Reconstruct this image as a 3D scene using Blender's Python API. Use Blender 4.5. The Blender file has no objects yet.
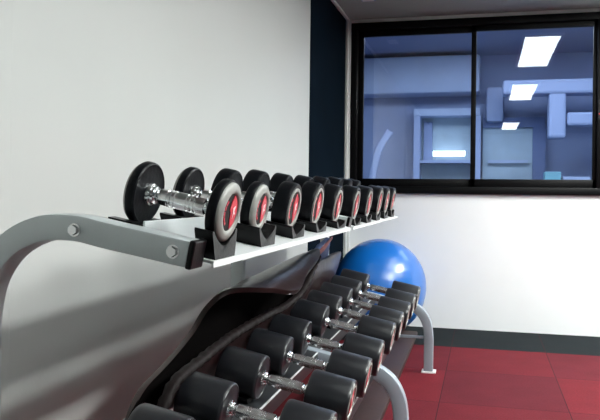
import bpy, bmesh, math, random
from mathutils import Vector, Matrix
random.seed(7)
scene = bpy.context.scene
COL = scene.collection
PI = math.pi

# ------------------------------------------------------------------ camera
FPX = 655.0; PPX = 335.0; PPY = 194.8; ROLL = 0.012
YAW = math.atan(149 / 655.0)
cam_d = bpy.data.cameras.new('camera')
cam = bpy.data.objects.new('camera', cam_d); COL.objects.link(cam)
cam_d.sensor_fit = 'HORIZONTAL'; cam_d.sensor_width = 36.0
cam_d.lens = FPX / 600.0 * 36.0
cam_d.shift_x = (300 - PPX) / 600.0
cam_d.shift_y = -(210 - PPY) / 600.0
cam_d.clip_start = 0.05; cam_d.clip_end = 60
cam.matrix_world = (Matrix.Translation((0, 0, 1.0)) @ Matrix.Rotation(YAW, 4, 'Z')
                    @ Matrix.Rotation(PI / 2, 4, 'X') @ Matrix.Rotation(ROLL, 4, 'Z'))
scene.camera = cam

# ------------------------------------------------------------------ world, exposure
w = bpy.data.worlds.new('world'); scene.world = w; w.use_nodes = True
w.node_tree.nodes['Background'].inputs[0].default_value = (0.5, 0.55, 0.6, 1)
w.node_tree.nodes['Background'].inputs[1].default_value = 0.1
vs = scene.view_settings
scene.display_settings.display_device = 'sRGB'
vs.view_transform = 'Standard'; vs.look = 'None'; vs.gamma = 1.0; vs.use_curve_mapping = False
vs.exposure = 0.1
PANEL = 9.0            # brightness of the panels over the rack aisle
PANEL2 = 105.0           # brightness of the brighter second row
BACKROOM = 9.0          # strength of the unseen panel added to light the room beyond

# ------------------------------------------------------------------ materials
def mat(name, col, rough=0.5, metal=0.0, bump=0.0, bscale=60, var=0.0, vscale=6, spec=0.5, coat=0.0, emit=None, est=0):
    m = bpy.data.materials.new(name); m.use_nodes = True
    nt = m.node_tree; b = nt.nodes['Principled BSDF']
    b.inputs['Base Color'].default_value = (*col, 1)
    b.inputs['Roughness'].default_value = rough
    b.inputs['Metallic'].default_value = metal
    b.inputs['Specular IOR Level'].default_value = spec
    b.inputs['Coat Weight'].default_value = coat
    if emit:
        b.inputs['Emission Color'].default_value = (*emit, 1); b.inputs['Emission Strength'].default_value = est
    tc = nt.nodes.new('ShaderNodeTexCoord')
    if var:
        n = nt.nodes.new('ShaderNodeTexNoise'); n.inputs['Scale'].default_value = vscale; n.inputs['Detail'].default_value = 5
        nt.links.new(tc.outputs['Object'], n.inputs['Vector'])
        r = nt.nodes.new('ShaderNodeMapRange')
        r.inputs[1].default_value = 0.3; r.inputs[2].default_value = 0.7
        r.inputs[3].default_value = 1 - var; r.inputs[4].default_value = 1 + var
        nt.links.new(n.outputs['Fac'], r.inputs[0])
        mx = nt.nodes.new('ShaderNodeVectorMath'); mx.operation = 'SCALE'
        mx.inputs[0].default_value = col
        nt.links.new(r.outputs[0], mx.inputs['Scale']); nt.links.new(mx.outputs[0], b.inputs['Base Color'])
    if bump:
        n = nt.nodes.new('ShaderNodeTexNoise'); n.inputs['Scale'].default_value = bscale; n.inputs['Detail'].default_value = 4
        nt.links.new(tc.outputs['Object'], n.inputs['Vector'])
        bp = nt.nodes.new('ShaderNodeBump'); bp.inputs['Strength'].default_value = bump; bp.inputs['Distance'].default_value = 0.004
        nt.links.new(n.outputs['Fac'], bp.inputs['Height']); nt.links.new(bp.outputs[0], b.inputs['Normal'])
    return m

M = {}
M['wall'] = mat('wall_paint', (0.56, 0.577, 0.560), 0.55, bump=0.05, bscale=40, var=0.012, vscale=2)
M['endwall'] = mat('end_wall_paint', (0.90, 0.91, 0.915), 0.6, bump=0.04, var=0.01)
M['ceiling'] = mat('ceiling_paint', (0.35, 0.40, 0.375), 0.8, var=0.02)
M['navy'] = mat('navy_panel', (0.0025, 0.007, 0.013), 1.0, spec=0.04, var=0.15, vscale=3)
M['trim'] = mat('trim_white', (0.72, 0.73, 0.71), 0.4)
M['frame'] = mat('black_aluminium', (0.0015, 0.0015, 0.002), 0.45, spec=0.15)
M['rubber'] = mat('black_rubber', (0.0035, 0.0040, 0.0055), 0.38, bump=0.12, bscale=160, spec=0.13, var=0.2, vscale=30)
M['urethane'] = mat('satin_urethane', (0.0085, 0.0095, 0.0125), 0.34, bump=0.06, bscale=120, spec=0.6, var=0.15, vscale=25)
M['plastic'] = mat('black_plastic', (0.003, 0.003, 0.0035), 0.32, spec=0.2, bump=0.1, bscale=200)
M['chrome'] = mat('chrome', (0.85, 0.86, 0.87), 0.16, 1.0)
M['silver'] = mat('silver_rim', (0.29, 0.295, 0.275), 0.42, 0.2)
M['badge'] = mat('badge_black', (0.010, 0.008, 0.008), 0.5, spec=0.15)
M['red'] = mat('badge_red', (0.55, 0.012, 0.035), 0.35)
M['white'] = mat('badge_white', (0.85, 0.6, 0.62), 0.4)
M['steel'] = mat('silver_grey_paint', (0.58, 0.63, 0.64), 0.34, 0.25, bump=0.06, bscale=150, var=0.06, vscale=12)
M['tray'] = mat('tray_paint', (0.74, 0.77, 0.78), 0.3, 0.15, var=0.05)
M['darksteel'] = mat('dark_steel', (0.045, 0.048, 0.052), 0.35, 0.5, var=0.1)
M['legpaint'] = mat('leg_paint', (0.33, 0.38, 0.43), 0.4, 0.2, var=0.03)
M['vinyl'] = mat('dark_brown_vinyl', (0.019, 0.010, 0.010), 0.30, bump=0.35, bscale=14, spec=0.35, var=0.25, vscale=9)
M['hem'] = mat('dark_hem', (0.007, 0.004, 0.004), 0.6, bump=0.4, bscale=40, spec=0.15)
M['fold_shade'] = mat('fold_shade_black', (0.002, 0.0016, 0.0016), 0.9, spec=0.02)  # near black inner faces paint in the shade of the mat's fold
M['brownvinyl'] = mat('brown_vinyl', (0.030, 0.011, 0.009), 0.6, bump=0.2, bscale=30, var=0.2, vscale=5)
M['towelblue'] = mat('blue_cloth', (0.10, 0.15, 0.32), 0.8, bump=0.3, bscale=200)
M['towelpink'] = mat('pink_cloth', (0.45, 0.20, 0.20), 0.8, bump=0.3, bscale=200)
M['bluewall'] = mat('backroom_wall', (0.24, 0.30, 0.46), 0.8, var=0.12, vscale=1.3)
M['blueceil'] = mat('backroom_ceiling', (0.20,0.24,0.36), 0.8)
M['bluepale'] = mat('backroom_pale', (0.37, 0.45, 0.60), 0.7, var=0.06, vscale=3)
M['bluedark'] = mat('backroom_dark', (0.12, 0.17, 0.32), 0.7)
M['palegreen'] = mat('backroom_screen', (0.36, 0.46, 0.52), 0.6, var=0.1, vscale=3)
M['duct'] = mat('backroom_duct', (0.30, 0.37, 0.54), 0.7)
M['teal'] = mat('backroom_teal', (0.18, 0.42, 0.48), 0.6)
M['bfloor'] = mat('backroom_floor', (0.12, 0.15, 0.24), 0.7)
M['lamp'] = mat('lamp_diffuser', (0.9, 0.9, 0.9), 0.5, emit=(0.94, 1.0, 0.98), est=PANEL)
M['lamp2'] = mat('lamp_diffuser_bright', (0.9, 0.9, 0.9), 0.5, emit=(0.97, 1.0, 0.975), est=PANEL2)
M['tube'] = mat('tube_light', (0.9, 0.9, 0.9), 0.5, emit=(0.85, 0.95, 1.0), est=4.0)  # glowing tube beyond the window, imitating a reflected light
M['fillb'] = mat('backroom_fill', (0.9, 0.9, 0.9), 0.5, emit=(0.75, 0.85, 1.0), est=BACKROOM)  # glow of the unseen panel added beyond the window
M['whitemetal'] = mat('white_metal', (0.8, 0.8, 0.8), 0.4)
M['redled'] = mat('red_plastic', (0.55, 0.02, 0.03), 0.4)

# exercise ball
def ball_mat():
    m = mat('ball_vinyl', (0.003, 0.15, 0.57), 0.30, spec=1.0, coat=0.5)
    m.node_tree.nodes['Principled BSDF'].inputs['Coat Roughness'].default_value = 0.25
    return m
M['ball'] = ball_mat()

# knurled chrome grip
def knurl():
    m = mat('knurled_chrome', (0.92, 0.93, 0.93), 0.20, 1.0)
    nt = m.node_tree; b = nt.nodes['Principled BSDF']
    tc = nt.nodes.new('ShaderNodeTexCoord')
    def wav(rot):
        mp = nt.nodes.new('ShaderNodeMapping'); mp.inputs['Rotation'].default_value = rot
        nt.links.new(tc.outputs['Object'], mp.inputs['Vector'])
        wv = nt.nodes.new('ShaderNodeTexWave'); wv.inputs['Scale'].default_value = 130
        nt.links.new(mp.outputs[0], wv.inputs['Vector']); return wv
    a, c = wav((0, 0, 0.8)), wav((0, 0, -0.8))
    mx = nt.nodes.new('ShaderNodeMath'); mx.operation = 'MULTIPLY'
    nt.links.new(a.outputs['Fac'], mx.inputs[0]); nt.links.new(c.outputs['Fac'], mx.inputs[1])
    bp = nt.nodes.new('ShaderNodeBump'); bp.inputs['Strength'].default_value = 0.06; bp.inputs['Distance'].default_value = 0.0003
    nt.links.new(mx.outputs[0], bp.inputs['Height']); nt.links.new(bp.outputs[0], b.inputs['Normal'])
    return m
M['knurl'] = knurl()

# thin window glass
def glass():
    m = bpy.data.materials.new('window_glass'); m.use_nodes = True
    nt = m.node_tree; nt.nodes.clear()
    out = nt.nodes.new('ShaderNodeOutputMaterial'); mix = nt.nodes.new('ShaderNodeMixShader')
    tr = nt.nodes.new('ShaderNodeBsdfTransparent'); tr.inputs[0].default_value = (0.80, 0.88, 1.0, 1)
    gl = nt.nodes.new('ShaderNodeBsdfGlossy'); gl.inputs['Roughness'].default_value = 0.0
    gl.inputs[0].default_value = (0.95, 0.97, 1, 1)
    fr = nt.nodes.new('ShaderNodeFresnel'); fr.inputs[0].default_value = 2.1
    nt.links.new(fr.outputs[0], mix.inputs[0]); nt.links.new(tr.outputs[0], mix.inputs[1])
    nt.links.new(gl.outputs[0], mix.inputs[2]); nt.links.new(mix.outputs[0], out.inputs[0])
    return m
M['glass'] = glass()

# rubber floor tiles, 0.6 m, red with a black row along the end wall
def floor_mat():
    m = bpy.data.materials.new('rubber_tiles'); m.use_nodes = True
    nt = m.node_tree; b = nt.nodes['Principled BSDF']; b.inputs['Roughness'].default_value = 0.75
    b.inputs['Specular IOR Level'].default_value = 0.08
    N = nt.nodes.new; Lk = nt.links.new
    tc = N('ShaderNodeTexCoord'); sep = N('ShaderNodeSeparateXYZ'); Lk(tc.outputs['Object'], sep.inputs[0])
    def math_(op, a, bb=None, c=None):
        n = N('ShaderNodeMath'); n.operation = op
        for i, v in enumerate((a, bb, c)):
            if v is None: continue
            if isinstance(v, (int, float)): n.inputs[i].default_value = v
            else: Lk(v, n.inputs[i])
        return n.outputs[0]
    gx = math_('DIVIDE', math_('ADD', sep.outputs[0], 0.2 + 6.0), 0.6)
    gy = math_('DIVIDE', math_('ADD', sep.outputs[1], -4.415 + 12.0), 0.6)
    def seam(g):
        fr = math_('FRACT', g); d = math_('MINIMUM', fr, math_('SUBTRACT', 1.0, fr))
        return math_('LESS_THAN', d, 0.004)
    sm = math_('MAXIMUM', seam(gx), seam(gy))
    cx = N('ShaderNodeCombineXYZ'); Lk(math_('FLOOR', gx), cx.inputs[0]); Lk(math_('FLOOR', gy), cx.inputs[1])
    wn = N('ShaderNodeTexWhiteNoise'); wn.noise_dimensions = '2D'; Lk(cx.outputs[0], wn.inputs['Vector'])
    dark = math_('MAXIMUM', math_('GREATER_THAN', sep.outputs[1], 4.415), math_('MAXIMUM', math_('GREATER_THAN', sep.outputs[0], 1.6), math_('LESS_THAN', sep.outputs[1], 0.815)))  # unseen tiles to the right and behind also darkened, cutting red bounce light
    mix = N('ShaderNodeMix'); mix.data_type = 'RGBA'; Lk(wn.outputs['Value'], mix.inputs[0])
    mix.inputs[6].default_value = (0.100, 0.012, 0.019, 1); mix.inputs[7].default_value = (0.145, 0.013, 0.019, 1)
    sp = N('ShaderNodeTexNoise'); sp.inputs['Scale'].default_value = 120; sp.inputs['Detail'].default_value = 3
    Lk(tc.outputs['Object'], sp.inputs['Vector'])
    sp2 = N('ShaderNodeTexNoise'); sp2.inputs['Scale'].default_value = 5; sp2.inputs['Detail'].default_value = 4
    Lk(tc.outputs['Object'], sp2.inputs['Vector'])
    v = math_('MULTIPLY', math_('ADD', math_('MULTIPLY', sp.outputs['Fac'], 0.7), 0.65), math_('ADD', math_('MULTIPLY', sp2.outputs['Fac'], 0.5), 0.75))
    m2 = N('ShaderNodeMix'); m2.data_type = 'RGBA'; Lk(dark, m2.inputs[0]); Lk(mix.outputs[2], m2.inputs[6])
    m2.inputs[7].default_value = (0.011, 0.015, 0.017, 1)
    m3 = N('ShaderNodeMix'); m3.data_type = 'RGBA'; Lk(sm, m3.inputs[0]); Lk(m2.outputs[2], m3.inputs[6])
    m3.inputs[7].default_value = (0.04, 0.008, 0.011, 1)
    sc = N('ShaderNodeVectorMath'); sc.operation = 'SCALE'; Lk(m3.outputs[2], sc.inputs[0]); Lk(v, sc.inputs['Scale'])
    Lk(sc.outputs[0], b.inputs['Base Color'])
    bp = N('ShaderNodeBump'); bp.inputs['Strength'].default_value = 0.3; bp.inputs['Distance'].default_value = 0.003
    Lk(sp.outputs['Fac'], bp.inputs['Height']); Lk(bp.outputs[0], b.inputs['Normal'])
    return m
M['floor'] = floor_mat()

# ------------------------------------------------------------------ helpers
def link(name, bm, m, parent=None, smooth=None, loc=None, rot=None):
    me = bpy.data.meshes.new(name)
    bmesh.ops.recalc_face_normals(bm, faces=bm.faces[:])
    bm.to_mesh(me); bm.free()
    for k in (m if isinstance(m, (list, tuple)) else [m]): me.materials.append(k)
    o = bpy.data.objects.new(name, me); COL.objects.link(o)
    if parent: o.parent = parent
    if loc: o.location = loc
    if rot: o.rotation_euler = rot
    if smooth is not None:
        for p in me.polygons: p.use_smooth = True
        me.set_sharp_from_angle(angle=math.radians(smooth))
    return o

def box(bm, x0, x1, y0, y1, z0, z1, bev=0.0):
    r = bmesh.ops.create_cube(bm, size=1.0)
    for v in r['verts']:
        v.co = Vector(((x0 + x1) / 2 + v.co.x * (x1 - x0), (y0 + y1) / 2 + v.co.y * (y1 - y0), (z0 + z1) / 2 + v.co.z * (z1 - z0)))
    if bev:
        es = set(e for v in r['verts'] for e in v.link_edges)
        bmesh.ops.bevel(bm, geom=list(es), offset=bev, segments=2, profile=0.5, affect='EDGES')

def lathe_x(bm, prof, seg=48, cy=0, cz=0):
    """profile of (x, r) turned about the x axis"""
    rings = []
    for x, r in prof:
        if r < 1e-6: rings.append([bm.verts.new((x, cy, cz))])
        else: rings.append([bm.verts.new((x, cy + r * math.cos(2 * PI * k / seg), cz + r * math.sin(2 * PI * k / seg))) for k in range(seg)])
    for a, b in zip(rings, rings[1:]):
        for k in range(seg):
            k2 = (k + 1) % seg
            if len(a) == 1 and len(b) == 1: continue
            if len(a) == 1: bm.faces.new((a[0], b[k], b[k2]))
            elif len(b) == 1: bm.faces.new((a[k], a[k2], b[0]))
            else: bm.faces.new((a[k], a[k2], b[k2], b[k]))

def sweep(bm, path, y0, y1, thick, bev=0.006):
    """rectangular tube following a path in the x-z plane, between y0 and y1, rounded corners"""
    n = len(path); sec = []
    h, cyy, wy = thick / 2, (y0 + y1) / 2, (y1 - y0) / 2
    b = bev
    shape = []
    for (sx, sy) in ((1, 1), (-1, 1), (-1, -1), (1, -1)):
        cx_, cy_ = sx * (h - b), sy * (wy - b)
        a0 = {(1, 1): 0, (-1, 1): 90, (-1, -1): 180, (1, -1): 270}[(sx, sy)]
        for a in (0, 45, 90):
            an = math.radians(a0 + a)
            shape.append((cx_ + b * math.cos(an), cy_ + b * math.sin(an)))
    for i, (x, z) in enumerate(path):
        p = Vector(path[max(i - 1, 0)]); q = Vector(path[min(i + 1, n - 1)])
        t = (q - p).normalized(); nn = Vector((-t.y, t.x))
        sec.append([bm.verts.new((x + nn.x * s, cyy + yy, z + nn.y * s)) for s, yy in shape])
    for a, c in zip(sec, sec[1:]):
        for k in range(len(shape)):
            k2 = (k + 1) % len(shape)
            bm.faces.new((a[k], a[k2], c[k2], c[k]))
    bm.faces.new(sec[0]); bm.faces.new(sec[-1])

def catmull(pts, sub=6):
    out = []
    n = len(pts)
    for i in range(n - 1):
        p0, p1, p2, p3 = [Vector(pts[max(0, min(n - 1, j))]) for j in (i - 1, i, i + 1, i + 2)]
        for k in range(sub):
            t = k / sub
            out.append(0.5 * ((2 * p1) + (p2 - p0) * t + (2 * p0 - 5 * p1 + 4 * p2 - p3) * t * t + (3 * p1 - p0 - 3 * p2 + p3) * t ** 3))
    out.append(Vector(pts[-1])); return out

def empty(name, loc, rz=0, ry=0):
    o = bpy.data.objects.new(name, None); COL.objects.link(o)
    o.empty_display_size = 0.05
    o.location = loc; o.rotation_euler = (0, ry, rz); return o

def tag(o, label, cat, group=None):
    o['label'] = label; o['category'] = cat
    if group: o['group'] = group
    return o

def struct(o):
    o['kind'] = 'structure'; return o

# ------------------------------------------------------------------ room shell
WY = 5.025; WX = -1.056; CZ = 2.37; RX = 5.4; BY = -4.6
bm = bmesh.new(); box(bm, WX - .1, RX + .1, BY - .1, WY + .0, -.1, 0); struct(link('floor', bm, M['floor']))
bm = bmesh.new(); box(bm, WX - .1, RX + .1, BY - .1, WY + .0, CZ, CZ + .1); struct(link('ceiling', bm, M['ceiling']))
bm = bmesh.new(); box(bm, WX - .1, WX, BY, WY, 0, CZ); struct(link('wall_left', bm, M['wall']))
bm = bmesh.new(); box(bm, RX, RX + .1, BY, WY, 0, CZ); struct(link('wall_right', bm, M['wall']))
bm = bmesh.new(); box(bm, WX, RX, BY - .1, BY, 0, CZ); struct(link('wall_back', bm, M['wall']))
# end wall with window opening
OX0, OX1, OZ0, OZ1 = -1.022, 0.835, 1.016, 2.337
bm = bmesh.new()
box(bm, WX - .1, RX + .1, WY, WY + .12, -.1, OZ0)
box(bm, WX - .1, RX + .1, WY, WY + .12, OZ1, CZ + .1)
box(bm, WX - .1, OX0, WY, WY + .12, OZ0, OZ1)
box(bm, OX1, RX + .1, WY, WY + .12, OZ0, OZ1)
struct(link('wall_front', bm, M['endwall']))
# navy panelled end of the left wall
bm = bmesh.new(); box(bm, WX - .02, WX + .004, 3.90, WY - .095, 0, CZ - .012); struct(link('trim_1', bm, M['navy']))
# corner pipes/trims and ceiling trim
bm = bmesh.new()
lathe = [(0.0, 0.011), (2.35, 0.011)]
box(bm, WX, WX + .033, WY - .030, WY, 0, CZ - .002, .003)
for (px_, py_, r_) in ((WX + .016, WY - .075, .011),):
    r = bmesh.ops.create_cone(bm, cap_ends=True, segments=16, radius1=r_, radius2=r_, depth=CZ - .005)
    for v in r['verts']: v.co += Vector((px_, py_, CZ / 2))
for zz in (1.05, 1.75):
    box(bm, WX, WX + .029, WY - .09, WY - .06, zz, zz + .02)
struct(link('trim_2', bm, M['trim'], smooth=40))
bm = bmesh.new(); box(bm, WX, WX + .022, 3.0, WY, CZ - .022, CZ, .004); struct(link('trim_3', bm, M['trim']))
# upright batten on the left wall close to the camera
bm = bmesh.new(); box(bm, WX - .01, WX + .012, 1.10, 1.285, 0, CZ, .003); struct(link('trim_4', bm, M['wall']))

# window: outer frame, two sliding sashes, panes
bm = bmesh.new()
y0, y1 = WY - .03, WY + .11
box(bm, OX0, OX1, y0, y1, OZ1 - .055, OZ1, .004); box(bm, OX0, OX1, y0, y1, OZ0, OZ0 + .055, .004)
box(bm, OX0, OX0 + .05, y0, y1, OZ0 + .05, OZ1 - .05, .004); box(bm, OX1 - .05, OX1, y0, y1, OZ0 + .05, OZ1 - .05, .004)
win = struct(link('window_1', bm, M['frame'], smooth=30))
def sash(x0, x1, yy, bl, br):
    bm = bmesh.new(); z0, z1 = OZ0 + .05, OZ1 - .05
    box(bm, x0, x1, yy, yy + .03, z0, z0 + .065, .003); box(bm, x0, x1, yy, yy + .03, z1 - .045, z1, .003)
    box(bm, x0, x0 + bl, yy, yy + .03, z0, z1, .003); box(bm, x1 - br, x1, yy, yy + .03, z0, z1, .003)
    s = link('sash', bm, M['frame'], win, smooth=30)
    bm = bmesh.new(); vs_ = [bm.verts.new(p) for p in ((x0 + bl - .003, yy + .015, z0 + .06), (x1 - br + .003, yy + .015, z0 + .06), (x1 - br + .003, yy + .015, z1 - .04), (x0 + bl - .003, yy + .015, z1 - .04))]
    bm.faces.new(vs_); link('pane', bm, M['glass'], s)
sash(OX0 + .045, -0.067, WY + .035, .045, .037)
sash(-0.104, OX1 - .045, WY + .0, .037, .03)
# sash latch on the right
bm = bmesh.new(); box(bm, .788, .806, WY - .042, WY - .028, 1.56, 1.70, .003); lt = link('latch', bm, M['plastic'], win)
bm = bmesh.new(); box(bm, .792, .802, WY - .046, WY - .041, 1.595, 1.607, .001); link('latch_button', bm, M['redled'], lt)

# ------------------------------------------------------------------ ceiling lights
def troffer(x, y, label, lm):
    t = tag(empty('ceiling_light', (x, y, CZ)), label, 'ceiling light', 'recessed fluorescent ceiling panels')
    bm = bmesh.new(); hx, hy = .17, .69
    box(bm, -hx, hx, -hy, -hy + .025, -.02, .0); box(bm, -hx, hx, hy - .025, hy, -.02, .0)
    box(bm, -hx, -hx + .025, -hy, hy, -.02, .0); box(bm, hx - .025, hx, -hy, hy, -.02, .0)
    link('light_frame', bm, M['whitemetal'], t)
    bm = bmesh.new(); box(bm, -hx + .02, hx - .02, -hy + .02, hy - .02, -.014, -.002); link('diffuser', bm, lm, t)
    return t
where = {(0, 0): 'lit ceiling panel nearest the window, largest reflection in the right pane', (0, 1): 'lit ceiling panel above the near rack end, middle reflection in the right pane',
         (0, 2): 'lit ceiling panel near the back of the room, smallest reflection in the right pane'}
for i, x in enumerate((0.47, 1.60)):
    for j, y in enumerate((3.67, 1.24, -2.9) if i == 0 else (3.67, 1.24)):
        lb = where.get((i, j), 'bright lit ceiling panel of the row farther from the rack, ' + ('by the end wall', 'halfway down the room', 'near the back wall')[j])
        troffer(x, y, lb, M['lamp'] if i == 0 else M['lamp2'])
# small ceiling vent by the corner
v = tag(empty('ceiling_vent', (-0.80, 4.42, CZ)), 'small pale ceiling vent near the corner above the window', 'vent')
bm = bmesh.new()
box(bm, -.05, .05, -.10, .10, -.015, 0, .003); link('vent_frame', bm, M['bluepale'], v)
bm = bmesh.new()
for k in range(5): box(bm, -.04, .04, -.08 + k * .035, -.065 + k * .035, -.02, -.012)
link('slat', bm, M['whitemetal'], v)

# ------------------------------------------------------------------ made-up room beyond the window, standing in for reflections in its panes
BR = 8.1
bm = bmesh.new()
box(bm, -2.8, 3.2, BR, BR + .1, 0, 2.7)
struct(link('wall_beyond', bm, M['bluewall']))
bm = bmesh.new(); box(bm, -2.9, -2.8, WY + .12, BR, 0, 2.7); struct(link('wall_beyond_left', bm, M['bluewall']))
bm = bmesh.new(); box(bm, 3.2, 3.3, WY + .12, BR, 0, 2.7); struct(link('wall_beyond_right', bm, M['bluewall']))
bm = bmesh.new(); box(bm, -2.9, 3.3, WY + .12, BR + .1, 2.7, 2.8); struct(link('ceiling_beyond', bm, M['blueceil']))
bm = bmesh.new(); box(bm, -2.9, 3.3, WY + .12, BR + .1, -.1, 0); struct(link('floor_beyond', bm, M['bfloor']))
t = tag(empty('ceiling_light', (0.1, 6.1, 2.7)), 'unseen bluish panel added to light the room beyond the window', 'ceiling light')
bm = bmesh.new(); box(bm, -1.6, 1.6, -.5, .5, -.03, -.02); link('diffuser', bm, M['fillb'], t)  # added out of view to brighten the room beyond
bm = bmesh.new(); box(bm, -1.63, 1.63, -.53, .53, -.02, 0); link('light_frame', bm, M['whitemetal'], t)

def at(x, y, Y):
    """point of the plane Y seen at an image position, used once to lay out the far room"""
    a, b = (x - PPX) / FPX, (y - PPY) / FPX
    cr, sr = math.cos(ROLL), math.sin(ROLL); a, b = a * cr + b * sr, -a * sr + b * cr
    s, c = math.sin(YAW), math.cos(YAW)
    r = Vector((-s + a * c, c + a * s, -b)); k = Y / r.y
    return r.x * k, 1 + r.z * k
def pbox(bm, xa, ya, xb, yb, Y, d, bev=0.0):
    x0, z1 = at(xa, ya, Y); x1, z0 = at(xb, yb, Y); box(bm, x0, x1, Y, Y + d, z0, z1, bev)

# pale block imitating a reflection at left
bm = bmesh.new(); pbox(bm, 352, 58, 480, 92, BR - .35, .35, .04)
tag(link('bulkhead', bm, M['bluepale'], smooth=40), 'pale blue bulkhead behind the left pane, stand-in for a reflection', 'bulkhead')
# cabinet and glowing tube imitating reflected light
d = tag(empty('lit_cabinet', (at(442, 180, BR - .3)[0], BR - .3, 0)), 'pale glazed cabinet with a lit tube, stand-in for a reflection in the left pane', 'cabinet')
def dbox(name, m, *a, root=None, sm=None):
    bm = bmesh.new(); pbox(bm, *a)
    o = link(name, bm, m, smooth=sm); o.parent = root; o.matrix_parent_inverse = Matrix.Translation(root.location).inverted(); return o
dbox('cabinet_back', M['palegreen'], 418, 116, 476, 200, BR - .06, .05, root=d)
dbox('cabinet_post', M['duct'], 414, 115.5, 419, 200, BR - .3, .28, root=d)
dbox('cabinet_post', M['duct'], 474, 115.5, 480, 200, BR - .3, .28, root=d)
dbox('cabinet_top', M['bluepale'], 414, 109, 480, 115, BR - .3, .28, root=d)
dbox('cabinet_shelf', M['duct'], 419, 160, 474, 163, BR - .3, .25, root=d)
dbox('shadow_box', M['bluewall'], 424, 122, 432, 160, BR - .12, .06, root=d)
dbox('tube_light', M['tube'], 433, 151, 465, 156, BR - .2, .03, root=d)
# leaning pale strip imitating a reflection
bm = bmesh.new()
pts = [at(x, y, 7.3) for x, y in ((371, 181), (377, 155), (383, 142), (390, 131))]
sweep(bm, catmull(pts, 5), 7.3, 7.34, .075, .01)
tag(link('hose', bm, M['duct'], smooth=40), 'pale curved hose shape behind the left pane, stand-in for a reflection', 'hose')
# framed screen imitating a reflection, right pane
d = tag(empty('framed_screen', (at(508, 180, BR - .2)[0], BR - .2, 0)), 'grey green screen in a dark blue frame, stand-in for a reflection in the right pane', 'screen')
dbox('screen_panel', M['palegreen'], 483, 127, 532, 186, BR - .1, .05, root=d)
dbox('screen_frame', M['bluedark'], 483, 118, 545, 127, BR - .14, .1, root=d)
dbox('screen_frame', M['bluedark'], 533, 127, 545, 200, BR - .14, .1, root=d)
dbox('screen_panel', M['bluepale'], 488, 160, 528, 163, BR - .16, .04, root=d)
# duct shapes imitating pale reflections
dk = tag(empty('air_duct', (at(555, 100, 7.3)[0], 7.3, 0)), 'pale branching air duct shape behind the right pane, stand-in for a reflection', 'duct')
dbox('duct_run', M['duct'], 503, 80, 620, 92, 7.3, .25, .03, root=dk)
dbox('duct_drop', M['duct'], 549, 90, 566, 138, 7.32, .2, .03, root=dk)
dbox('duct_run', M['duct'], 567, 112, 620, 125, 7.32, .2, .03, root=dk)
bm = bmesh.new(); pbox(bm, 486, 86, 504, 122, BR - .25, .2, .05)
tag(link('column_casing', bm, M['duct'], smooth=40), 'pale rounded casing left of the duct, stand-in for a reflection', 'casing')
# counter with boxes, part of the reflection stand-in
bm = bmesh.new(); x0, z0 = at(350, 182, 7.2); x1, _ = at(620, 182, 7.2); box(bm, x0, x1, 7.2, 7.7, 0, 1.13)
tag(link('counter', bm, M['bluepale']), 'pale long counter at the foot of the made-up room beyond', 'counter')
bm = bmesh.new(); x0, _ = at(545, 180, 7.25); x1, _ = at(561, 180, 7.25); box(bm, x0, x1, 7.25, 7.45, 1.13, 1.27, .004)
tag(link('storage_box', bm, M['teal']), 'teal box on the counter beyond the right pane, stand-in for a reflection', 'box')
bm = bmesh.new(); x0, _ = at(563, 180, 7.25); x1, _ = at(590, 180, 7.25); box(bm, x0, x1, 7.25, 7.45, 1.13, 1.22, .004)
tag(link('storage_box', bm, M['bluepale']), 'pale blue low box on the counter beside the teal one, stand-in for a reflection', 'box')

# ------------------------------------------------------------------ rack frame of reference
TH = math.atan(149 / 655.0) - math.atan(140 / 655.0)
def rk(u, Y, z):
    return Vector((-u * math.cos(TH) - Y * math.sin(TH), -u * math.sin(TH) + Y * math.cos(TH), z))
TILT = 0.20            # tier slope (dz per u)
AL = math.atan(TILT)

rack = tag(empty('dumbbell_rack', rk(0, 0, 0), TH), 'silver grey two tier steel dumbbell rack along the left wall', 'dumbbell rack')
# the root sits at the rack frame's own origin on the floor; x = -u
def uz(pts): return [(-u, z) for u, z in pts]
YN, YM, YF = (0.92, 0.965), (2.122, 2.168), (3.455, 3.50)
up_tail = [(.56, .932), (.62, .943), (.68, .940), (.737, .913), (.778, .863), (.795, .80), (.797, .72), (.797, .4), (.797, .012)]
for (a, b), u0 in ((YN, .424), (YM, .415), (YF, .45)):
    z0 = .9035 + (u0 - .405) * TILT * .93
    up_path = catmull([(u0, z0)] + up_tail, 6)
    bm = bmesh.new(); sweep(bm, uz(up_path), a, b, .042, .005)
    link('upright', bm, M['steel'], rack, smooth=35)
    bm = bmesh.new(); box(bm, 0, .010, a - .001, b + .001, -.0225, .0225, .003)
    o = link('end_cap', bm, M['plastic'], rack)
    o['label'] = 'black plastic end cap'
    # follow the arm slope
    o.rotation_euler = (0, AL, 0)
    o.location = (-u0, 0, z0)
    bm = bmesh.new(); box(bm, -.85, -.745, a - .03, b + .03, 0.0, .012, .002); link('foot_plate', bm, M['legpaint'], rack)
# bolts on the near arm
for (u, z, Y) in ((.446, .911, .92), (.613, .940, .92), (.60, .941, 2.122)):
    bm = bmesh.new()
    r = bmesh.ops.create_cone(bm, cap_ends=True, segments=24, radius1=.0105, radius2=.0105, depth=.003)
    for vv in r['verts']: vv.co = Vector((vv.co.x, vv.co.z - .0015, vv.co.y))
    r = bmesh.ops.create_cone(bm, cap_ends=True, segments=6, radius1=.0085, radius2=.0078, depth=.006)
    for vv in r['verts']: vv.co = Vector((vv.co.x, -vv.co.z - .006, vv.co.y))
    link('bolt', bm, M['chrome'], rack, loc=(-u, Y, z), smooth=30)
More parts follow.
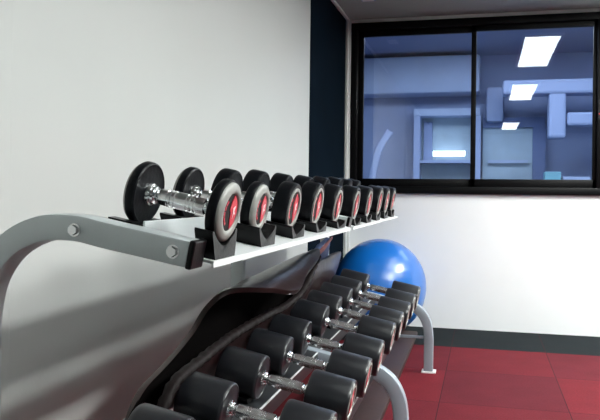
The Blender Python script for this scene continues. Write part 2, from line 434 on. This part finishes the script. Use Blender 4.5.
# upper tray: sloping plate with folded lips
def trayz(u): return .893 + (u - .40) * TILT
def tray(name, u0, u1, z0, ya, yb, m, lip=.010, back=.018, th=.004):
    bm = bmesh.new()
    z = lambda u: z0 + (u - u0) * TILT
    sec = [(u0, z(u0) - lip), (u0, z(u0)), (u1, z(u1)), (u1, z(u1) + back), (u1 - th, z(u1) + back), (u1 - th, z(u1) - th * 1.5), (u0 + th, z(u0) - th), (u0 + th, z(u0) - lip)]
    sec = [(u0, z(u0) - lip), (u0, z(u0)), (u1 - th, z(u1 - th)), (u1 - th, z(u1) + back), (u1, z(u1) + back), (u1, z(u1) - th), (u0 + th, z(u0) - th), (u0 + th, z(u0) - lip)]
    A = [bm.verts.new((-u, ya, zz)) for u, zz in sec]; B = [bm.verts.new((-u, yb, zz)) for u, zz in sec]
    for k in range(len(sec)):
        k2 = (k + 1) % len(sec); bm.faces.new((A[k], A[k2], B[k2], B[k]))
    bm.faces.new(A); bm.faces.new(B)
    return link(name, bm, m, rack)
for ya, yb in ((.966, 2.121), (2.169, 3.454)):
    tray('upper_rail', .40, .47, .893, ya, yb, M['tray'], back=.004)
    tray('upper_rail', .522, .640, .893 + .122 * TILT, ya, yb, M['tray'], lip=.022, back=.002)
    bm = bmesh.new(); box(bm, -.522, -.518, ya, yb, .900, .954, .001); link('rail_flange', bm, M['steel'], rack)
# lower tier: two angle rails, dark flanges
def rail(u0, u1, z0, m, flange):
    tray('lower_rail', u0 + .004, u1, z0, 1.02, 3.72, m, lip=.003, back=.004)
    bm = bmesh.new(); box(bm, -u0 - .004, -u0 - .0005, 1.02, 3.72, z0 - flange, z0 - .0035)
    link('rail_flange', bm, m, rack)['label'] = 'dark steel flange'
    bm = bmesh.new(); box(bm, -u0 - .004, -u0 + .001, 1.02, 3.72, z0 - .0034, z0 + .0015, .0007)  # pale strip imitates the highlight along the dark rail's front edge
    link('rail_highlight', bm, M['tray'], rack)['label'] = 'pale strip painted as the rail edge highlight'
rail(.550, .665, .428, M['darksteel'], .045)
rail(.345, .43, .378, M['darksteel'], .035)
# longitudinal beams tying the uprights
for z in (.44,):
    bm = bmesh.new(); box(bm, -.815, -.779, .965, 3.77, z - .02, z + .02, .004); link('back_beam', bm, M['steel'], rack)
leg_path = catmull([(.78, .46), (.68, .432), (.585, .412), (.45, .384), (.385, .380), (.335, .366), (.287, .330), (.257, .270), (.247, .19), (.247, .1), (.247, .008)], 6)
for (a, b) in ((1.05, 1.095), (2.31, 2.355), (3.725, 3.77)):
    bm = bmesh.new(); sweep(bm, uz(leg_path), a, b, .052, .006)
    link('front_leg', bm, M['legpaint'], rack, smooth=35)
    bm = bmesh.new(); box(bm, -.285, -.205, a - .006, b + .010, 0, .010, .002); link('foot_plate', bm, M['whitemetal'], rack)
bm = bmesh.new(); box(bm, -.79, -.275, 3.74, 3.755, .190, .204, .002); link('cross_tube', bm, M['legpaint'], rack)

# saddles: black cradles, concave top
def saddle(u0, u1, Yc, zc_u, r, base, hw, horn):
    """cradle from u0 to u1 under a head; zc_u gives head axis height; base gives tray height"""
    bm = bmesh.new(); n = 12
    um = (u0 + u1) / 2; b0 = base(um) + .0005
    ax = zc_u(um); R_ = r + .0015
    top = ax - R_ + horn
    a = math.acos(max(-1, min(1, (ax - top) / R_)))
    pts = []
    hy = R_ * math.sin(a)
    pts += [(-hw * .80, b0), (-hw, top - .004), (-hw * .985, top)]
    if hy + .002 < hw * .97: pts += [(-hy - .002, top)]
    for k in range(n + 1):
        an = -a + 2 * a * k / n
        pts.append((R_ * math.sin(an), ax - R_ * math.cos(an)))
    if hy + .002 < hw * .97: pts += [(hy + .002, top)]
    pts += [(hw * .985, top), (hw, top - .004), (hw * .80, b0)]
    ra, rb = [], []
    for (u, lst) in ((u0, ra), (u1, rb)):
        dz = (u - um) * TILT
        for (yy, zz) in pts: lst.append(bm.verts.new((-u, Yc + yy, zz + dz)))
    for k in range(len(pts)):
        k2 = (k + 1) % len(pts); bm.faces.new((ra[k], ra[k2], rb[k2], rb[k]))
    # caps as strips between the bowl and the base
    for lst in (ra, rb):
        bm.faces.new(lst)
    bmesh.ops.triangulate(bm, faces=[f for f in bm.faces if len(f.verts) > 4])
    return link('saddle', bm, M['plastic'], rack, smooth=30)

# ------------------------------------------------------------------ dumbbells
def dumbbell(u_mid, Y, z_mid, r, t, hl, style, label, group, gs=1.0):
    """r head radius, t head thickness, hl handle length between heads; +x end faces the aisle"""
    base = rk(u_mid, Y, z_mid)
    root = tag(empty('dumbbell', base, TH, AL), label, 'dumbbell', group)
    h = hl / 2
    # handle
    bm = bmesh.new()
    half = [(0, .0168), (.0090, .0168), (.0100, .0148), (.0118, .0148), (.0128, .0172), (.0160, .0172), (.0170, .0148), (.0188, .0148), (.0198, .0172), (.0230, .0172), (.0240, .0148), (.0258, .0148), (.0268, .0165), (h - .021, .0158), (h - .0185, .0125), (h - .016, .0118)]
    half = [(x, q * gs) for x, q in half]
    prof = [(-x, q) for x, q in reversed(half[1:])] + half
    prof = [(prof[0][0], 0)] + prof + [(prof[-1][0], 0)]
    lathe_x(bm, prof, 28); link('grip', bm, M['knurl'], root, smooth=30)
    for s in (1, -1):
        bm = bmesh.new()
        pr = [(h - .020, 0), (h - .020, .0095), (h - .0125, .0100), (h - .0115, .0150), (h - .008, .0165), (h - .005, .0155), (h - .0045, .0190), (h - .0005, .0200), (h + .001, 0)]
        lathe_x(bm, [(s * x, q) for x, q in pr], 24); link('collar', bm, M['chrome'], root, smooth=30)
        # head
        bm = bmesh.new()
        x0, x1 = h, h + t
        if style == 'disc':
            pr = [(x0, 0), (x0, r * .55), (x0 + .002, r * .86), (x0 + .001, r * .93), (x0 + .003, r * .98), (x0 + .007, r), (x0 + t * .55, r), (x0 + t * .65, r * .97), (x0 + t * .7, r * .90), (x0 + t * .7, 0)]
            lathe_x(bm, [(s * x, q) for x, q in pr], 56); hd = link('head', bm, M['rubber'], root, smooth=35)
            bm = bmesh.new()
            pr = [(x0 + t * .68, r * .925), (x0 + t * .82, r * .91), (x1 - .0025, r * .84), (x1, r * .72), (x1 - .001, r * .62), (x1 - .003, r * .585), (x1 - .006, r * .58), (x0 + t * .68, r * .58), (x0 + t * .68, r * .925)]
            lathe_x(bm, [(s * x, q) for x, q in pr], 56); link('rim', bm, M['silver'], hd, smooth=50)['label'] = 'wide silver rim'
            br = r * .585; bx = x1 - .0045
        else:
            bv = .006
            pr = [(x0, 0), (x0, r * .40), (x0 + .0015, r * .44), (x0 + .0015, r * .88), (x0, r * .90), (x0 + .001, r * .955), (x0 + .004, r * .985), (x0 + .010, r), (x1 - .010, r), (x1 - .004, r * .985), (x1 - .0005, r * .95), (x1, r * .90), (x1 - .002, r * .80), (x1 - .004, r * .78), (x1 - .004, 0)]
            lathe_x(bm, [(s * x, q) for x, q in pr], 56)
            hd = link('head', bm, M['rubber'] if style == 'upper' else M['urethane'], root, smooth=40)
            bm = bmesh.new()
            pr = [(x1 - .006, r * .80), (x1 + .0005, r * .80), (x1 + .002, r * .76), (x1 + .001, r * .68), (x1 - .002, r * .655), (x1 - .006, r * .655), (x1 - .006, r * .80)]
            lathe_x(bm, [(s * x, q) for x, q in pr], 56); link('rim', bm, M['silver'], hd, smooth=50)['label'] = 'thin silver ring'
            br = r * .66; bx = x1 - .003
        # badge disc with its red emblem (real flat print, at the end face)
        bm = bmesh.new(); lathe_x(bm, [(s * (bx - .002), 0), (s * (bx - .002), br), (s * bx, br), (s * bx, 0)], 40)
        link('badge', bm, M['badge'], hd)
        if s == 1:
            bm = bmesh.new(); X = bx + .0012
            def poly(pts, xx):
                A = [bm.verts.new((xx, a, b)) for a, b in pts]; B = [bm.verts.new((xx - .0010, a, b)) for a, b in pts]
                bm.faces.new(A); bm.faces.new(B)
                for k in range(len(A)):
                    k2 = (k + 1) % len(A); bm.faces.new((A[k], A[k2], B[k2], B[k]))
            # rounded red field on the far side of the badge
            R2 = br * .93; pts = []
            for k in range(25):
                an = math.radians(-72 + 144 * k / 24); pts.append((R2 * math.cos(an), R2 * math.sin(an)))
            for k in range(1, 12):
                q = k / 12.0; yy = R2 * math.sin(math.radians(72)) * (1 - 2 * q)
                xx = R2 * math.cos(math.radians(72)) - R2 * .38 * math.sin(PI * q) * (1 if q < .5 else .55)
                pts.append((xx, yy))
            poly(pts, X)
            # thin curved red lettering band on the near side
            for a0, a1 in ((128, 150), (154, 172), (176, 196), (200, 218), (222, 238)):
                seg = []
                for k in range(5):
                    an = math.radians(a0 + (a1 - a0) * k / 4); seg.append((br * .80 * math.cos(an), br * .80 * math.sin(an)))
                for k in range(4, -1, -1):
                    an = math.radians(a0 + (a1 - a0) * k / 4); seg.append((br * .66 * math.cos(an), br * .66 * math.sin(an)))
                poly(seg, X)
            link('emblem', bm, M['red'], hd)['label'] = 'red emblem'
            bm = bmesh.new()
            q = br
            poly([(q * .30, q * .22), (q * .62, q * .34), (q * .52, q * .05), (q * .72, -q * .12), (q * .48, -q * .10), (q * .40, -q * .36), (q * .34, -q * .02)], X + .0006)
            link('emblem_mark', bm, M['white'], hd)
    return root

ordn = ['nearest', 'second', 'third', 'fourth', 'fifth', 'sixth', 'seventh', 'eighth', 'ninth', 'farthest']
def dumb_label(i, tier):
    if tier == 'upper':
        if i == 0: return 'small dumbbell with wide silver rim on the upper tier, nearest the bare silver arm'
        if i == 1: return 'small dumbbell with wide silver rim, second along the upper tier'
        if i == 9: return 'black round dumbbell at the far end of the upper tier, nearest the window wall'
        return 'black round dumbbell with red badge, %s of ten along the upper tier' % ordn[i]
    if i == 0: return 'thick black dumbbell nearest the camera on the lower tier, cut by the picture edge'
    if i == 9: return 'thick black dumbbell at the far end of the lower tier, beside the blue ball'
    return 'thick black dumbbell with chrome grip, %s of ten along the lower tier' % ordn[i]

UU = [.391, .421, .425, .427, .422, .409, .403, .396, .399, .401]
UY = [1.02 + .25 * i for i in range(10)]
UR = [.054, .055, .061, .065, .066, .066, .066, .066, .0665, .067]
UL = [.176, .182, .195, .21, .22, .23, .235, .24, .245, .25]
UZ = [.968, .968, .966, .9665, .963, .962, .965, .969, .969, .971]
CA, SA = math.cos(AL), math.sin(AL)
for i in range(10):
    hl = .124 if i < 2 else .118
    t = (UL[i] - hl) / 2; L = UL[i]
    um = UU[i] + L / 2 * CA; zm = UZ[i] + L / 2 * SA
    dumbbell(um, UY[i], zm, UR[i], t, hl, 'disc' if i < 2 else 'upper', dumb_label(i, 'upper'), 'dumbbells on the upper tier', .88)
    zc = lambda u, um=um, zm=zm: zm + (u - um) * TILT
    w_ = UR[i] * 1.0
    saddle(max(.402, UU[i] - .012), UU[i] + max(t, .03) + .012, UY[i], zc, UR[i] / CA, trayz, w_, .026)
    ub = UU[i] + (L - t) * CA
    saddle(max(.524, ub + .002), max(ub + .03, min(.645, ub + t + (.02 if i < 2 else .004))), UY[i], zc, UR[i] / CA, trayz, w_, .010)

LY = [1.213, 1.459, 1.709, 1.956, 2.190, 2.478, 2.73, 2.981, 3.221, 3.468]
LZ = [.494, .494, .498, .497, .502, .508, .506, .506, .509, .513]
LR = [.0590, .0595, .0605, .061, .0615, .062, .062, .0625, .063, .064]
LT = [.112, .116, .118, .122, .128, .133, .137, .141, .144, .146]
for i in range(10):
    hl = .133; um = .56 - hl / 2 * CA; zm = LZ[i] - hl / 2 * SA
    dumbbell(um, LY[i], zm, LR[i], LT[i], hl, 'lower', dumb_label(i, 'lower'), 'dumbbells on the lower tier')
    zc = lambda u, um=um, zm=zm: zm + (u - um) * TILT
    saddle(.588, .655, LY[i], zc, LR[i] / CA, lambda u: .428 + (u - .55) * TILT, .05, .012)
    saddle(.348, .412, LY[i], zc, LR[i] / CA, lambda u: .378 + (u - .345) * TILT, .05, .012)

# ------------------------------------------------------------------ vinyl mats
def loft(name, stations, m, thick=None, closed=False, sub=6):
    """stations: (Y, [(u,z)...])"""
    n = len(stations[0][1])
    rails = []
    for k in range(n):
        rails.append(catmull([(-st[1][k][0], st[0], st[1][k][1]) for st in stations], sub))
    bm = bmesh.new(); rows = []
    for j in range(len(rails[0])):
        pts = [rails[k][j] for k in range(n)]
        if closed: pts = pts + [pts[0]]
        c = catmull([tuple(p) for p in pts], 5)
        if closed: c = c[:-1]
        rows.append([bm.verts.new(p) for p in c])
    for a, b in zip(rows, rows[1:]):
        m_ = len(a)
        for k in range(m_ if closed else m_ - 1):
            k2 = (k + 1) % m_; bm.faces.new((a[k], a[k2], b[k2], b[k]))
    if closed: bm.faces.new(rows[0]); bm.faces.new(rows[-1])
    o = link(name, bm, m, smooth=60)
    o.location = rk(0, 0, 0); o.rotation_euler = (0, 0, TH)
    if thick:
        s = o.modifiers.new('thick', 'SOLIDIFY'); s.thickness = thick; s.offset = 0
        b = o.modifiers.new('round', 'BEVEL'); b.width = thick * .3; b.segments = 2; b.limit_method = 'ANGLE'
    return o
S = [
 (1.38, [(.700, .485), (.72, .475), (.74, .470), (.76, .470), (.772, .472), (.776, .474), (.778, .476), (.779, .478)]),
 (1.45, [(.695, .545), (.715, .520), (.74, .505), (.765, .505), (.776, .512), (.779, .518), (.780, .522), (.780, .526)]),
 (1.58, [(.692, .556), (.715, .535), (.745, .525), (.768, .530), (.777, .540), (.779, .546), (.780, .552), (.780, .558)]),
 (1.72, [(.692, .562), (.715, .540), (.745, .530), (.770, .540), (.779, .560), (.780, .577), (.780, .590), (.779, .603)]),
 (1.83, [(.690, .565), (.715, .540), (.745, .530), (.772, .545), (.781, .585), (.781, .620), (.778, .648), (.772, .664)]),
 (1.94, [(.690, .565), (.715, .540), (.745, .530), (.772, .550), (.781, .610), (.779, .665), (.768, .690), (.745, .694)]),
 (2.08, [(.690, .565), (.715, .540), (.745, .530), (.772, .550), (.781, .620), (.768, .692), (.715, .700), (.660, .680)]),
 (2.20, [(.690, .565), (.715, .540), (.745, .530), (.772, .550), (.781, .625), (.762, .700), (.690, .707), (.600, .662)]),
 (2.40, [(.690, .560), (.715, .545), (.745, .540), (.772, .560), (.781, .630), (.762, .706), (.695, .722), (.618, .697)]),
 (2.62, [(.685, .585), (.705, .565), (.740, .560), (.770, .580), (.781, .640), (.765, .708), (.705, .738), (.640, .715)]),
 (2.82, [(.690, .650), (.705, .630), (.735, .620), (.760, .635), (.770, .665), (.758, .715), (.715, .740), (.670, .725)]),
 (2.97, [(.712, .715), (.715, .708), (.722, .704), (.730, .708), (.733, .718), (.728, .732), (.720, .742), (.708, .738)]),
]
KM = .955
for st in S:
    k = min(1.0, max(0.0, (st[0] - 1.4) / .5))
    if st[0] < 2.9: st[1][0] = (st[1][0][0] + .012 * k, st[1][0][1] + .014 * k)
    if 1.7 < st[0] < 2.7:
        st[1][1] = (max(st[1][1][0], .738), st[1][1][1]); st[1][2] = (max(st[1][2][0], .756), st[1][2][1])
DROP = {1.38: .02, 1.45: .035, 1.58: .06, 1.72: .07, 1.83: .07, 1.94: .06, 2.08: .05, 2.20: .045, 2.40: .055, 2.62: .065, 2.82: .03}
for st in S:
    dz = DROP.get(st[0], 0)
    st[1][1] = (st[1][1][0] + .005, st[1][1][1] - dz * .8); st[1][2] = (st[1][2][0], st[1][2][1] - dz); st[1][3] = (st[1][3][0], st[1][3][1] - dz * .8)
lip = [(-p[0][0] * KM, Y * KM, 1 - (1 - p[0][1]) * KM) for Y, p in S]
S = [(Y * KM, [(u * KM, 1 - (1 - z) * KM) for u, z in p]) for Y, p in S]
o = loft('exercise_mat', S, [M['vinyl'], M['fold_shade']], thick=.016); o.modifiers[0].material_offset = 1
lp = catmull(lip, 8); bm = bmesh.new(); rings = []
for j, p in enumerate(lp):
    tdir = (lp[min(j + 1, len(lp) - 1)] - lp[max(j - 1, 0)]).normalized(); sd = tdir.cross(Vector((0, 0, 1))).normalized(); upv = sd.cross(tdir)
    rr = .0125 + .0016 * math.sin(j * 2.1) + .001 * math.sin(j * 3.7)
    if j in (0, len(lp) - 1): rr *= .4
    rings.append([bm.verts.new(p + sd * rr * 1.2 * math.cos(2 * PI * k / 14) + upv * rr * math.sin(2 * PI * k / 14)) for k in range(14)])
for a, c in zip(rings, rings[1:]):
    for k in range(14): bm.faces.new((a[k], a[(k + 1) % 14], c[(k + 1) % 14], c[k]))
bm.faces.new(rings[0]); bm.faces.new(rings[-1])
link('piping', bm, M['hem'], o, smooth=70)['label'] = 'wrinkled rolled lower hem'
tag(o, 'dark brown glossy vinyl mat curled behind the lower dumbbells, with an open black fold', 'mat')
S2 = [
 (2.70, [(.70, .58), (.73, .56), (.76, .575), (.765, .60), (.74, .615), (.71, .61)]),
 (2.95, [(.69, .575), (.73, .555), (.77, .58), (.775, .63), (.74, .652), (.70, .64)]),
 (3.25, [(.685, .585), (.73, .565), (.77, .59), (.775, .645), (.735, .672), (.692, .655)]),
 (3.48, [(.69, .615), (.72, .600), (.75, .615), (.755, .65), (.73, .678), (.695, .668)]),
 (3.60, [(.70, .655), (.705, .648), (.715, .652), (.718, .665), (.71, .676), (.70, .672)]),
]
S2 = [(Y, [(.722 + (u - .685) * .58, z + .006 if z > .63 else z - (.07 if Y < 3.3 else .02) + .006) for u, z in p]) for Y, p in S2]
o = loft('exercise_mat', S2, M['vinyl'], closed=True)
tag(o, 'smaller pointed brown vinyl roll beyond the curled mat, beside the blue ball', 'mat')
# folded towel peeping out behind the mat
tw = tag(empty('folded_towel', rk(.78, 3.3, .60), TH), 'small blue and pink folded cloth tip behind the mat under the upper tier', 'towel')
bm = bmesh.new()
def wedge(bm, pts, u0, u1):
    A = [bm.verts.new((-(u0 - .78), Y - 3.3, z - .60)) for Y, z in pts]; B = [bm.verts.new((-(u1 - .78), Y - 3.3, z - .60)) for Y, z in pts]
    bm.faces.new(A); bm.faces.new(B)
    for k in range(len(A)):
        k2 = (k + 1) % len(A); bm.faces.new((A[k], A[k2], B[k2], B[k]))
    bmesh.ops.bevel(bm, geom=bm.edges[:], offset=.004, segments=2, affect='EDGES')
wedge(bm, [(2.98, .60), (3.02, .70), (3.20, .745), (3.38, .772), (3.36, .74), (3.30, .66), (3.22, .60)], .742, .775)
link('cloth', bm, M['towelblue'], tw, smooth=50)
bm = bmesh.new(); wedge(bm, [(3.0, .705), (3.2, .745), (3.40, .780), (3.40, .765), (3.2, .72), (3.02, .69)], .735, .742)
link('hem', bm, M['towelpink'], tw, smooth=50)['label'] = 'pink hem'

# brown pad lying on the floor under the rack
bm = bmesh.new(); box(bm, -.76, -.388, 1.15, 4.70, 0.0, .035, .010)
o = link('floor_pad', bm, M['brownvinyl'], smooth=40, loc=rk(0, 0, 0), rot=(0, 0, TH))
tag(o, 'long brown vinyl pad lying on the floor beneath the rack', 'pad')

# ------------------------------------------------------------------ blue ball
BC = Vector((-.722, 4.67, .345)); BRAD = .330
bm = bmesh.new(); prof = []
n = 72
for k in range(n + 1):
    a = PI * k / n
    rr = BRAD * (1 + (.0012 * math.sin(a * 40) if .5 < a < PI - .5 else 0))
    prof.append((-rr * math.cos(a), max(0, rr * math.sin(a)) if 0 < k < n else 0))
lathe_x(bm, prof, 96)
ball = link('exercise_ball', bm, M['ball'], smooth=60)
ball.rotation_euler = (0, PI / 2, 0); ball.location = BC; ball.scale = (1.036, 1, 1)
tag(ball, 'large glossy blue exercise ball on the floor in the corner beyond the rack', 'ball')
